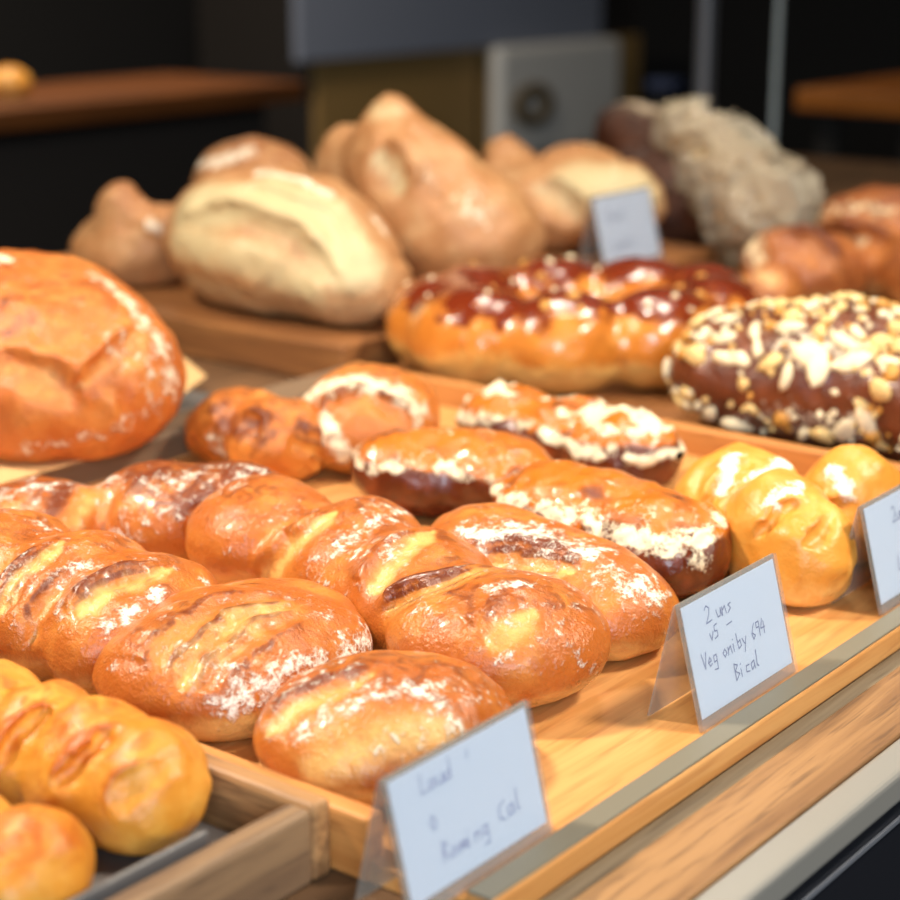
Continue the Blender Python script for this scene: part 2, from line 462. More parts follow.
# ================================================================== BREADS
def build_breads():
    # ---------------- slashed wheat loaves, row along the near side of the tray
    bread('bread_loaf', 'twisted golden loaf at left, cut off by the photo edge, behind the slashed floury loaf', 'bread',
          [lw(.660, .95, .031, .060, .048, .042, 10), lw(.662, .872, .031, .064, .046, .045, 14), lw(.668, .806, .030, .068, .042, .043, 14), lw(.671, .757, .028, .066, .042, .040, 8), lw(.662, .86, .024, .050, .13, .040)],
          M_CRUST, k=.012, seed=1, dust=.26, side=.42, vox=.002,
          slashes=[S(.058, [(-15, 630), (20, 575), (70, 535)], .009, d=.004, ear=.004, stri=.0012, pale=.8), S(.060, [(70, 620), (105, 590), (185, 562)], .011, d=.0045, ear=.005, stri=.0012, pale=.85),
                   S(.055, [(22, 655), (48, 600), (90, 555)], .005, d=.006, ear=0, pale=.5)],
          flour=[FL(.045, 0.0135, 0.50, (112, 627), (138, 610)), FL(.05, 0.0105, 0.50, (130, 608), (160, 590)), FL(.05, 0.0090, 0.48, (205, 582), (214, 592))], topt=.4)
    bread('bread_loaf', 'slashed golden loaf with a floury ridge, beside the metal pan with yellow twists', 'bread',
          [lw(.680, .688, .026, .088, .060, .036, -3), lw(.676, .655, .024, .070, .036, .034, -6)],
          M_CRUST, k=.012, seed=2, dust=.22, side=.45, vox=.0018,
          slashes=[S(0, [(178, 705), (200, 655), (245, 618), (325, 598)], .024, d=.003, ear=.003, stri=.0024, fr=9, pale=.6, et=.3)],
          flour=[FL(0, .014, .62, (225, 702), (300, 672), (382, 640)), FL(0, .010, .5, (345, 640), (380, 622)), FL(0, .014, .35, (150, 640), (175, 612))], topt=.3)
    bread('bread_loaf', 'floury golden loaf directly behind the nearest price card', 'bread',
          [lw(.656, .560, .025, .066, .058, .034, -14), lw(.672, .548, .024, .054, .046, .031, -14)],
          M_CRUST, k=.012, seed=14, dust=.26, side=.5, vox=.0018,
          slashes=[S(0, [(258, 742), (300, 702), (390, 668)], .010, d=.004, ear=0, pale=.8)],
          flour=[FL(0, .016, .52, (310, 725), (350, 700), (385, 690)), FL(0, .012, .55, (400, 690), (440, 695))],
          pale=[FL(0, .018, .6, (320, 770), (380, 742), (440, 735))], topt=.45)
    bread('bread_loaf', 'long twisted loaf with open slashes across the middle of the front tray', 'bread',
          [lw(.832, .808, .032, .058, .050, .037, 20), lw(.834, .728, .032, .062, .042, .037, 22), lw(.806, .655, .032, .060, .046, .038, 25), lw(.780, .575, .032, .060, .064, .037, 30), lw(.81, .68, .026, .048, .15, .034, -12)],
          M_CRUST, k=.012, seed=3, dust=.26, side=.35, vox=.0018,
          slashes=[S(.057, [(255, 592), (290, 545), (345, 505)], .011, d=.005, ear=.004, pale=1.0, et=.3), S(.06, [(365, 602), (392, 560), (440, 522)], .011, d=.005, ear=.004, pale=1.0, et=.3),
                   S(.064, [(375, 622), (420, 592), (505, 562)], .010, d=.003, ear=.006, stri=.0014, pale=.6, et=1.3), S(.064, [(482, 650), (508, 628), (540, 606)], .013, d=.003, ear=.003, pale=.7, et=.4)],
          flour=[FL(.058, 0.0150, 0.48, (318, 560), (380, 520), (415, 508)), FL(.055, 0.0150, 0.40, (278, 530), (300, 512)), FL(.06, 0.0105, 0.50, (495, 590), (520, 586)), FL(.05, 0.0300, 0.26, (430, 640), (470, 640)),
                 FL(.045, 0.0180, 0.28, (560, 660), (600, 670)), FL(.05, 0.0180, 0.24, (330, 590), (350, 585))], topt=.45)
    bread('bread_loaf', 'floury tapered loaf between the long twisted loaf and the middle price card', 'bread',
          [lw(.885, .655, .030, .050, .055, .036, -10), lw(.880, .600, .028, .048, .058, .034, -10), lw(.872, .560, .024, .044, .042, .029, -10)],
          M_CRUST, k=.014, seed=4, dust=.26, side=.3, vox=.0018,
          slashes=[S(.060, [(440, 575), (510, 562), (590, 574)], .013, d=.004, ear=.005, stri=.0012, pale=.75)],
          flour=[FL(.060, 0.0240, 0.60, (480, 535), (540, 533), (590, 552)), FL(.045, 0.0240, 0.56, (610, 578), (650, 590)), FL(.05, 0.0135, 0.32, (520, 600), (560, 605))], topt=.35)
    bread('bread_loaf', 'flour dusted loaf at the back left of the front tray beside the parchment strip', 'bread',
          [lw(.742, 1.005, .022, .040, .05, .027, 0), lw(.778, .965, .023, .042, .056, .029, -8), lw(.834, .905, .027, .050, .058, .035, -14), lw(.862, .868, .028, .05, .05, .034)],
          M_CRUST, k=.012, seed=5, dust=.26, topt=.75, side=.3, vox=.002,
          slashes=[S(.052, [(185, 545), (215, 515), (240, 498)], .012, d=.004, ear=.003, pale=.7), S(.05, [(92, 550), (104, 512), (125, 468)], .010, d=.006, ear=0, pale=.1), S(.05, [(60, 545), (85, 505), (100, 475)], .012, d=0, ear=0, pale=.55)],
          flour=[FL(.054, 0.0300, 0.45, (150, 490), (200, 474), (262, 476)), FL(.05, 0.0240, 0.40, (120, 535), (165, 512)), FL(.05, 0.0180, 0.48, (10, 492), (110, 482)), FL(.05, 0.0120, 0.40, (20, 510), (40, 505))])

    # ---------------- dark loaves with baked floury cheese tops
    def cheese(cover, ring=.9, seed=0, zr=.66):
        def top(p, z):
            n = vnoise(p, 60, 40+seed)*.35+vnoise(p, 22, 44+seed)*.25
            edge = np.exp(-((z-zr+n*.3)/.12)**2)
            return np.clip(ring*edge*(1+1.3*n+.5*vnoise(p, 130, 48+seed))+cover*sstep(.7, .9, z)*sstep(-.15, .2, n), 0, 1)*.78
        def pale(v, z, nz):
            n = vnoise(v, 50, 20+seed)*.2
            return sstep(.56, .80, z+n*.6)*(.85+.5*vnoise(v, 45, 25+seed)+.3*vnoise(v, 120, 26+seed))
        top.pale = pale
        return top
    bread('cheese_roll', 'orange crusted cheese roll at the back left corner, left of the round floury roll', 'bread',
          [lw(1.025, 1.02, .027, .046, .044, .034, 10), lw(1.018, .968, .028, .050, .042, .034, 20)], M_SEED, seed=6, k=.010, topt=.5, vox=.0022,
          flour=[FL(.06, .009, .7, (312, 405), (332, 408), (340, 420)), FL(.03, .010, .6, (214, 440), (222, 455))], toast=[FL(.062, .020, .75, (225, 425), (262, 432)), FL(.055, .012, .7, (215, 410), (225, 405))],
          slashes=[S(.062, [(280, 440), (310, 450), (330, 462)], .012, d=.003, ear=.003, stri=.0020, fr=8, pale=.6), S(.062, [(235, 415), (255, 425), (250, 445)], .008, d=.005, ear=.004, pale=.2)], amp=.0034)
    bread('cheese_roll', 'round roll with a pale floury rim, standing at the back of the front tray', 'bread',
          [lw(1.082, .930, .036, .060, .056, .046, 0)], M_SEED, seed=7, topt=.45, vox=.0022,
          flour=[FL(.074, .016, .72, (300, 402), (325, 388), (365, 382), (400, 392), (416, 412)), FL(.06, .012, .8, (325, 420), (335, 440), (345, 455)), FL(.05, .010, .6, (365, 462), (372, 450))], toast=[FL(.03, .02, .8, (340, 470), (370, 475))],
          slashes=[S(.07, [(322, 432), (335, 405), (368, 396), (395, 410), (402, 430)], .008, d=.005, ear=.004, pale=.3)], amp=.003, crumb=.004)
    bread('cheese_loaf', 'dark brown loaf with orange cheese top, lying behind the long twisted loaf', 'bread',
          [lw(1.014, .828, .029, .042, .052, .032, 0), lw(1.042, .770, .029, .042, .055, .033, -12)], M_LYE, seed=8, k=.03, top=cheese(.45, .75, 1, .70), amp=.0032, crumb=.005, side=0, vox=.0021)
    bread('cheese_loaf', 'floury cheese loaf hugging the far rim, its right end nearest the yellow rolls', 'bread',
          [lw(1.185, .860, .025, .042, .052, .030, -6), lw(1.180, .800, .025, .044, .044, .031, 6), lw(1.170, .745, .025, .042, .050, .032, -6)], M_LYE, seed=9, k=.012, top=cheese(1.1, .9, 2, .62), amp=.0038, crumb=.006, side=0, vox=.0021)
    bread('cheese_loaf', 'dark brown loaf with thick floury cheese top, behind the middle price card', 'bread',
          [lw(.985, .668, .033, .046, .056, .037, -4), lw(.978, .595, .031, .046, .058, .035, -6)], M_LYE, seed=10, k=.03, top=cheese(.45, 1.05, 3, .68), amp=.0032, crumb=.006, side=0, vox=.0021,
          flour=[FL(.05, .012, .6, (690, 545), (700, 560))])

    # ---------------- yellow rolls
    bread('yellow_roll', 'pale yellow roll with two flour streaks, against the dark floury loaf', 'bread roll',
          [lw(1.068, .585, .034, .044, .042, .044), lw(1.064, .562, .034, .040, .032, .040)], M_ROLL, seed=11, topt=.15, amp=.0034, k=.008, vox=.002,
          slashes=[S(.068, [(700, 520), (735, 470), (760, 460)], .007, d=.004, ear=.003, pale=.1, et=.6)],
          flour=[FL(.07, .008, .85, (722, 490), (728, 468), (735, 455)), FL(.07, .009, .85, (755, 480), (775, 470), (785, 462))])
    bread('yellow_roll', 'pale yellow roll in front of its pair, right of the middle price card', 'bread roll',
          [lw(1.034, .532, .034, .040, .036, .044), lw(1.020, .504, .030, .036, .030, .036)], M_ROLL, seed=12, k=.010, topt=.2, amp=.003, vox=.002,
          slashes=[S(.058, [(755, 545), (780, 515), (815, 500)], .006, d=.005, ear=.003, pale=.1, et=.8), S(.045, [(800, 545), (820, 535), (835, 515)], .006, d=.006, ear=.003, pale=0, et=.8)],
          flour=[FL(.06, .009, .75, (768, 505), (785, 492), (795, 487))])
    bread('yellow_roll', 'pale yellow roll with one flour streak, partly behind the right price card', 'bread roll',
          [lw(1.118, .520, .034, .040, .038, .044)], M_ROLL, seed=13, topt=.2, amp=.003, vox=.002,
          slashes=[S(.06, [(805, 505), (835, 515), (860, 500)], .007, d=.004, ear=.003, pale=.1, et=.7)],
          flour=[FL(.065, .007, .9, (832, 472), (843, 482), (850, 496))])

build_breads()

# ---------------- breads on the far boards
def blob(name, rx, ry, rz, mat, seed, n=8):
    """small irregular nut chip as raw mesh data"""
    rng = random.Random(seed)
    v, f = [], []
    rows = 5
    for i in range(rows+1):
        ph = math.pi*i/rows
        for j in range(n):
            th = 2*math.pi*j/n
            w = 1+rng.uniform(-.22, .22)
            v.append((rx*w*math.sin(ph)*math.cos(th), ry*w*math.sin(ph)*math.sin(th), rz*(1+rng.uniform(-.15, .15))*math.cos(ph)))
    for i in range(rows):
        for j in range(n):
            f.append((i*n+j, (i+1)*n+j, (i+1)*n+(j+1) % n, i*n+(j+1) % n))
    me = bpy.data.meshes.new(name)
    me.from_pydata(v, [], f); me.materials.append(mat)
    me.polygons.foreach_set('use_smooth', [True]*len(me.polygons))
    return me

def scatter(parent, name, v, g, meshes, count, zmin, seed, cond=None, mind=.010, sink=.2, size=(.8, 1.3)):
    """toppings stuck to a bread's surface, each one a child of the bread"""
    from mathutils import Vector
    rng = random.Random(seed)
    nrm = g/np.sqrt(np.maximum((g**2).sum(1, keepdims=True), 1e-9))
    view = EYE-v; view /= np.linalg.norm(view, axis=1, keepdims=True)
    ok = np.where((v[:, 2] > zmin) & (nrm[:, 2] > -.75) & ((nrm*view).sum(1) > -.15))[0]
    if cond is not None: ok = ok[cond(v[ok])]
    order = list(ok); rng.shuffle(order)
    put = []
    base = np.array(parent.location)
    for i in order:
        p = v[i]
        if any(((p-q)**2).sum() < mind**2 for q in put): continue
        put.append(p)
        me = rng.choice(meshes)
        o = bpy.data.objects.new(name, me)
        q = Vector(nrm[i]).to_track_quat('Z', 'Y')
        o.rotation_mode = 'QUATERNION'
        from mathutils import Quaternion
        o.rotation_quaternion = q @ Quaternion((0, 0, 1), rng.uniform(0, 6.28)) @ Quaternion((1, 0, 0), rng.uniform(-.5, .5))
        s = rng.uniform(*size); o.scale = (s, s*rng.uniform(.8, 1.2), s)
        o.location = tuple(p-base+nrm[i]*.001)
        link(o, parent)
        if len(put) >= count: break

def crumbs(parent, name, v, g, count, seed, cond):
    """fine broken nut sprinkled over a bread: one part, nobody could count it"""
    rng = random.Random(seed)
    nrm = g/np.sqrt(np.maximum((g**2).sum(1, keepdims=True), 1e-9))
    ok = list(np.where((v[:, 2] > .015) & (nrm[:, 2] > -.75) & cond(v))[0]); rng.shuffle(ok)
    base = np.array(parent.location); V, Fc, mi = [], [], []
    for i in ok[:count]:
        c = v[i]-base+nrm[i]*.001; k = len(V)
        r = [rng.uniform(.0022, .0052) for _ in range(3)]
        R = np.linalg.qr(np.random.RandomState(rng.randrange(10**6)).randn(3, 3))[0]
        for d in ((1, 0, 0), (-1, 0, 0), (0, 1, 0), (0, -1, 0), (0, 0, 1), (0, 0, -1)):
            V.append(c+R@(np.array(d)*r))
        for (a, b, e) in ((0, 2, 4), (2, 1, 4), (1, 3, 4), (3, 0, 4), (2, 0, 5), (1, 2, 5), (3, 1, 5), (0, 3, 5)): Fc.append((k+a, k+b, k+e))
        mi += [rng.choice((0, 0, 1, 2))]*8
    o = mesh_obj(name, V, Fc, [M_NUT2, M_NUT, M_NUT3], parent)
    o.data.polygons.foreach_set('material_index', mi)
    o['kind'] = 'stuff'

def build_far_breads():
    nuts = [blob('nut_piece', .0095, .006, .0042, M_NUT, 1), blob('nut_piece', .008, .0065, .005, M_NUT3, 2),
            blob('nut_piece', .0125, .0068, .0030, M_NUT2, 3), blob('nut_piece', .007, .007, .0045, M_NUT, 4), blob('nut_piece', .011, .005, .004, M_NUT2, 5)]
    flakes = [blob('almond_flake', .005, .004, .002, M_NUT3, 11), blob('almond_flake', .004, .003, .0022, M_NUT2, 12)]
    # glazed ring of dough balls
    c = np.array([1.471, .986]); lobes = []
    d1, d2 = np.array([.747, -.664]), np.array([.664, .747])
    for i in range(9):
        a = 2*math.pi*(i+.35)/9
        p = c+.138*math.cos(a)*d1+.090*math.sin(a)*d2
        tg = -.138*math.sin(a)*d1+.090*math.cos(a)*d2
        lobes.append(lw(p[0], p[1], .046, .068, .056, .050, math.degrees(math.atan2(tg[1], tg[0]))+18))
    def glz(p, z):
        return np.zeros(len(p))
    def glz_pale(v, zz, nz):
        return .85*(1-sstep(.15, .62, zz+.12*vnoise(v, 40, 5)))
    glz.pale = glz_pale
    o, v, g = bread('brioche_ring', 'shiny glazed brioche ring behind the far rim of the front tray', 'bread',
                    lobes, M_BRIOCHE, z0=.0, k=.013, seed=20, top=glz, topt=0, vox=.0034, amp=.002, side=0,
                    toast=[])
    me = o.data
    zz = v[:, 2]/v[:, 2].max()
    tst = sstep(.55, 1.0, zz+.12*vnoise(v, 45, 31)+.08*vnoise(v, 110, 32))*1.15
    me.attributes['toast'].data.foreach_set('value', tst.astype(np.float32))
    scatter(o, 'almond_flake', v, g, flakes, 26, .078, 3, mind=.02)
    # nut loaf
    o, v, g = bread('nut_loaf', 'chocolate brown loaf thickly covered in chopped nuts at the right edge', 'bread',
                    [lw(1.385, .738, .052, .080, .078, .054), lw(1.392, .665, .055, .088, .080, .064), lw(1.39, .57, .052, .085, .08, .060)],
                    M_CHOC, k=.03, seed=21, vox=.004, amp=.003, side=0, flour=[FL(.1, .03, .6, (790, 345), (850, 350)), FL(.06, .03, .45, (760, 420), (860, 430))])
    keep = lambda q: (q[:, 2] > .070) | (q[:, 2] < .045) | (np.abs(vnoise(q, 30, 3)) > .5)
    scatter(o, 'nut_piece', v, g, nuts, 98, .018, 4, mind=.0125, size=(.75, 1.35), cond=keep)
    crumbs(o, 'nut_crumbs', v, g, 620, 5, keep)
    # big split white loaf, end roll, tall loaf
    zb = .03
    bread('white_loaf', 'big pale split loaf in front on the back left board', 'bread',
          [lw(1.405, 1.335, zb+.070, .098, .150, .078, -8), lw(1.385, 1.21, zb+.045, .06, .06, .045)], M_WHITE, z0=zb, k=.03, seed=22, vox=.004, amp=.003,
          slashes=[S(zb+.12, [(165, 228), (230, 218), (290, 240), (345, 290)], .016, d=.014, ear=.012, pale=.7, et=.15), S(0, [(200, 208), (260, 190), (325, 215), (358, 270)], .007, d=.004, ear=.005, pale=.3)],
          pale=[FL(zb+.12, .040, .95, (190, 205), (260, 195), (320, 215), (352, 265)), FL(zb+.09, .03, .7, (180, 240), (250, 260), (310, 290))], flour=[FL(zb+.13, .012, .7, (262, 172), (300, 182), (330, 195)), FL(zb+.10, .010, .7, (375, 215), (385, 230))], topt=.15)
    bread('white_loaf', 'round backed pale loaf mostly hidden behind the big split loaf', 'bread',
          [lob(255, 200, zb+.072, .075, .085, .076, 0)], M_WHITE, z0=zb, seed=23, vox=.004, amp=.003, flour=[FL(zb+.14, .014, .7, (200, 165), (230, 158), (250, 152))], topt=.6)
    bread('white_roll', 'orange brown pointed roll at the far left of the back board', 'bread roll',
          [lob(136, 250, zb+.036, .070, .072, .048, 0), lob(120, 212, zb+.085, .022, .024, .036, 0), lob(168, 222, zb+.075, .03, .03, .02)], M_WHITE, z0=zb, k=.03, seed=24, vox=.004, amp=.003, topt=.55, side=.1, flour=[FL(zb+.1, .01, .8, (150, 222), (158, 228))])
    bread('tall_loaf', 'tall tapering loaf with an oval cut, rising behind the big split loaf', 'bread',
          [lw(1.590, 1.270, zb+.098, .120, .070, .072, 96, 40), lw(1.610, 1.225, zb+.060, .078, .080, .064), lw(1.592, 1.330, zb+.180, .024, .022, .030), lw(1.61, 1.40, zb+.12, .045, .05, .055)],
          M_WHITE, z0=zb, k=.035, seed=25, vox=.005, amp=.003, topt=.25, side=.05,
          slashes=[dict(p=line(zb+.2, (372, 152), (388, 168), (405, 200)), w=.022, d=.014, ear=.012, pale=1.1, et=.2)],
          flour=[FL(zb+.1, .03, .5, (470, 205), (485, 215)), FL(zb+.15, .02, .4, (420, 170), (440, 185))], pale=[FL(zb+.21, .02, .6, (375, 110), (392, 112))])
    bread('white_loaf', 'pale open topped loaf behind the small back price card', 'bread',
          [lw(1.89, 1.335, zb+.05, .075, .095, .058, 0), lw(1.935, 1.27, zb+.06, .070, .085, .056, 0), lw(1.92, 1.41, zb+.10, .03, .03, .035), lw(1.96, 1.32, zb+.085, .05, .06, .04)], M_WHITE, z0=zb, k=.03, seed=26, vox=.005, amp=.004, topt=.15, side=.1,
          slashes=[dict(p=line(zb+.1, (530, 180), (560, 200), (585, 225)), w=.018, d=.014, ear=.012, pale=.8, et=.5)], pale=[FL(zb+.1, .05, .8, (580, 180), (640, 190))])
    # round country loaf at left
    zq = .022
    bread('round_loaf', 'big round country loaf with floury shoulder on parchment at the left edge', 'bread',
          [lob(45, 372, zq+.055, .105, .120, .078, 0), lob(20, 350, zq+.06, .10, .115, .082, 0)], M_RUSTIC, z0=zq, k=.03, seed=27, vox=.0034, amp=.003,
          slashes=[S(0, [(-40, 366), (20, 368), (60, 380), (80, 425)], .012, d=.007, ear=.005, pale=.6, et=.1), S(0, [(66, 395), (100, 372), (128, 350), (140, 322)], .011, d=.006, ear=.006, pale=.65, et=.1), S(0, [(140, 440), (120, 395), (95, 370)], .008, d=.004, ear=.003, pale=.3, et=.2)],
          flour=[FL(0, .018, .62, (98, 275), (128, 300), (158, 340), (172, 385)), FL(0, .028, .42, (115, 340), (150, 360), (160, 400)), FL(0, .008, .7, (0, 258), (8, 262)), FL(0, .014, .45, (20, 448), (90, 440), (140, 415))],
          toast=[FL(0, .030, .5, (-10, 310), (40, 285), (110, 285)), FL(0, .012, .6, (5, 330), (30, 318))], topt=.4, side=.05, dust=.16)
    # brown pastries at right
    bread('brown_pastry', 'folded brown pastry with a floury notch, left of the pair behind the nut loaf', 'pastry',
          [lob(795, 270, .045, .050, .062, .05, 0), lob(832, 272, .04, .045, .045, .045, 0), lob(768, 292, .03, .04, .04, .032)], M_BROWN, k=.012, seed=28, vox=.005, amp=.004, topt=.5,
          slashes=[S(.09, [(770, 235), (810, 245), (845, 280)], .015, d=.012, ear=.010, pale=.3), S(.06, [(755, 272), (785, 280)], .018, d=.01, ear=.006, pale=.9)], flour=[FL(.06, .02, .7, (752, 240), (758, 262))])
    bread('brown_pastry', 'floury topped brown pastry at the right edge behind the nut loaf', 'pastry',
          [lw(1.98, .885, .05, .070, .075, .055, 0), lw(2.01, .90, .090, .066, .095, .040, 12), lw(1.93, .80, .055, .07, .075, .055), lw(2.0, .76, .06, .09, .09, .06)], M_BROWN, k=.014, seed=29, vox=.005, amp=.004, topt=.6,
          slashes=[S(.11, [(800, 235), (850, 238), (900, 245)], .012, d=.012, ear=.010, pale=.3)], flour=[FL(.135, .020, .5, (808, 220), (850, 206), (890, 210)), FL(.12, .012, .8, (812, 238), (860, 240))])
    # rolls on the baking pan, lower left
    zp = .0046
    def pr(px, py, rx, ry, rz, yaw): return lob(px, py, zp+.026, rx, ry, rz, yaw)
    bread('butter_roll', 'ridged yellow twist lying in the metal pan at lower left', 'bread roll',
          [pr(-70, 700, .040, .034, .032, 25), pr(-20, 728, .042, .032, .034, 25), pr(40, 752, .042, .030, .034, 25), pr(92, 772, .040, .032, .034, 25), pr(148, 790, .038, .030, .031, 30)], M_PALE, z0=zp, k=.008, seed=30, topt=.5, amp=.003, side=.2, vox=.0018,
          slashes=[S(zp+.058, [(-5, 775), (18, 735), (70, 700)], .005, d=.003, ear=.003, pale=0, et=1), S(zp+.058, [(55, 800), (80, 755), (130, 725)], .005, d=.003, ear=.003, pale=0, et=1), S(zp+.055, [(112, 825), (128, 790), (175, 760)], .006, d=.002, ear=.002, pale=.1, et=.8)],
          toast=[FL(zp+.05, .006, .6, (-5, 785), (18, 740), (70, 705)), FL(zp+.05, .006, .6, (52, 812), (76, 765), (126, 732))])
    bread('butter_roll', 'pale yellow twist at the bottom left corner, in front of the longer twist', 'bread roll',
          [pr(-45, 850, .036, .026, .026, 20), pr(36, 870, .032, .025, .026, 24)], M_PALE, z0=zp, k=.008, seed=31, topt=.6, amp=.003, side=.2, vox=.0018)

build_far_breads()

# ================================================================== TRAYS, BOARDS, COUNTER
ZC = -.012                                            # counter top level
counter = thing('display_counter', 'wood topped bakery display counter with grey metal edge and black front', 'counter', (1.0, .36, ZC))
org = np.array(counter.location)
UA, UB = -.4, 3.3
box('counter_top', (UA, .375, ZC-.03), (UB, 1.80, ZC), M_BASE, counter, .001, org)
box('front_plank', (UA, .3745, ZC), (UB, .4160, ZC+.004), M_OAK_U, counter, .0012, org)
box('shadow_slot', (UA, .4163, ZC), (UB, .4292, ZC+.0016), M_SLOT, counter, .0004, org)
box('metal_edge', (UA, .3535, ZC-.016), (UB, .3743, ZC+.0032), M_ALU, counter, .0035, org, 3)
box('front_panel', (UA, .362, -.90), (UB, .374, ZC-.016), M_BLACK, counter, .001, org)
box('panel_seam', (UA, .360, ZC-.036), (UB, .3619, ZC-.033), M_SEAM, counter, .0004, org)
box('carcass', (UA+.02, .376, -.90), (UB-.02, 1.78, ZC-.031), M_DARK, counter, .001, org)

def tray(label, u0, u1, v0, v1, rim, mat_floor, mat_u, mat_v, wall=.013, near=None, back_w=None, name='wooden_tray', z0=ZC+.0004):
    t = thing(name, label, 'tray', ((u0+u1)/2, (v0+v1)/2, z0))
    o = np.array(t.location)
    box('base_board', (u0+.002, v0+.002, z0), (u1-.002, v1-.002, -.0004), mat_floor, t, .001, o)
    box('side_wall', (u0, near or v0, z0), (u0+wall, v1, rim), mat_v, t, .0022, o)
    box('side_wall', (u1-wall, v0, z0), (u1, v1, rim), mat_v, t, .0022, o)
    bw = back_w or wall
    box('back_wall', (u0+wall, v1-bw, z0), (u1-wall, v1, rim), mat_u, t, .0022, o)
    return t, o

UN, UF, VF, VB = .580, 1.285, .4300, 1.118
t1, o1 = tray('large beech tray in front holding the floury loaves and dark cheese loaves', UN, UF, VF, VB, .022, M_TRAY_U, M_GREYWOOD, M_TRAY_V, back_w=.048, near=.503)
box('front_rail', (UN+.0005, VF, ZC+.0004), (UF-.013, VF+.0155, .004), M_TRAY_U, t1, .0015, o1)
box('rail_strip', (UN+.001, VF+.0012, .0040), (UF-.014, VF+.0150, .0056), M_TAUPE, t1, .0005, o1)
tb, ob = tray('smaller wooden tray beyond the far rim carrying the brioche ring and nut loaf', 1.300, 2.20, VF, 1.112, .010, M_BOARD, M_BOARD, M_BOARD)
box('front_rail', (1.313, VF, ZC+.0004), (2.187, VF+.012, .008), M_BOARD, tb, .0015, ob)
bb = box('bread_board', (1.30, 1.150, ZC+.0006), (2.03, 1.775, .0296), M_BOARD, None, .003)
tag(bb, 'thick wooden board at the back under the pale split loaves', 'board')

# second tray, lower left, with a metal pan in it
U2B = .5785
t2 = thing('wooden_tray', 'weathered oak tray at lower left around the metal baking pan', 'tray', (.35, .8, ZC+.0004))
o2 = np.array(t2.location)
z2 = ZC+.0004
box('side_wall', (U2B-.013, .523, z2), (U2B, 1.10, .028), M_OAKG_V, t2, .003, o2)
box('front_wall', (-.10, .523, z2), (U2B-.0132, .538, .027), M_OAKG_U, t2, .003, o2)
box('back_wall', (-.10, 1.085, z2), (U2B-.0132, 1.10, .027), M_OAKG_U, t2, .003, o2)
box('side_wall', (-.113, .523, z2), (-.1002, 1.10, .028), M_OAKG_V, t2, .003, o2)
box('base_board', (-.10, .5382, z2), (U2B-.0132, 1.085, z2+.006), M_DARK, t2, .0005, o2)
for i in range(4):
    u = U2B-.030-.045*i
    box('slat', (u-.020, .5385, z2+.006), (u, 1.0845, z2+.013), M_OAKG_V, t2, .0015, o2)

def sheet(name, pts, z, mat, label, cat, thick=.0012, tab=None):
    """sheet lying at height z with an outline in plan, given thickness"""
    n = len(pts); c = np.mean(np.array(pts), 0)
    v = [(p[0]-c[0], p[1]-c[1], 0) for p in pts]+[(p[0]-c[0], p[1]-c[1], thick) for p in pts]
    f = [tuple(range(n-1, -1, -1)), tuple(range(n, 2*n))]+[(i, (i+1) % n, n+(i+1) % n, n+i) for i in range(n)]
    o = mesh_obj(name, v, f, mat, None, (c[0], c[1], z))
    if label: tag(o, label, cat)
    return o

pan = thing('baking_pan', 'grey metal baking pan under the yellow twists at lower left', 'baking pan', (.40, .72, z2+.0134))
op = np.array(pan.location)
zpn = z2+.0134
pu, pv = .518, .5465
box('pan_base', (-.05, pv, zpn), (.556, 1.03, zpn+.0025), M_PAN, pan, .0008, op)
box('pan_wall', (-.05, pv-.0045, zpn), (pu, pv, .0300), M_PAN, pan, .0021, op)
box('pan_wall', (-.05, 1.03, zpn), (pu, 1.033, zpn+.023), M_PAN, pan, .0014, op)

# parchment strip in the front tray, parchment and dark tray under the round loaf
def P2(px, py, z): return tuple(at(px, py, z)[:2])
sheet('parchment_sheet', [(.66, 1.060), (.958, 1.060), (.950, 1.113), (.66, 1.113)], .0235, M_PAPER, 'tan parchment strip on the back edge of the front tray behind the flour dusted loaf', 'paper')
rt = thing('metal_tray', 'dark metal tray under the round country loaf at the left edge', 'tray', (.90, 1.35, ZC))
orr = np.array(rt.location)
box('tray_plate', (.60, 1.122, ZC+.012), (1.12, 1.70, .0195), M_PAN, rt, .004, orr)
box('tray_foot', (.63, 1.16, ZC+.0004), (1.09, 1.66, ZC+.012), M_BLACK, rt, .002, orr)
sheet('parchment_sheet', [P2(206, 376, .021), P2(150, 418, .021)[:2], (.66, 1.20), (.72, 1.42), (1.05, 1.50), P2(150, 330, .021)], .0199, M_PAPER, 'tan parchment sheet under the round country loaf, one corner showing at its right', 'paper')

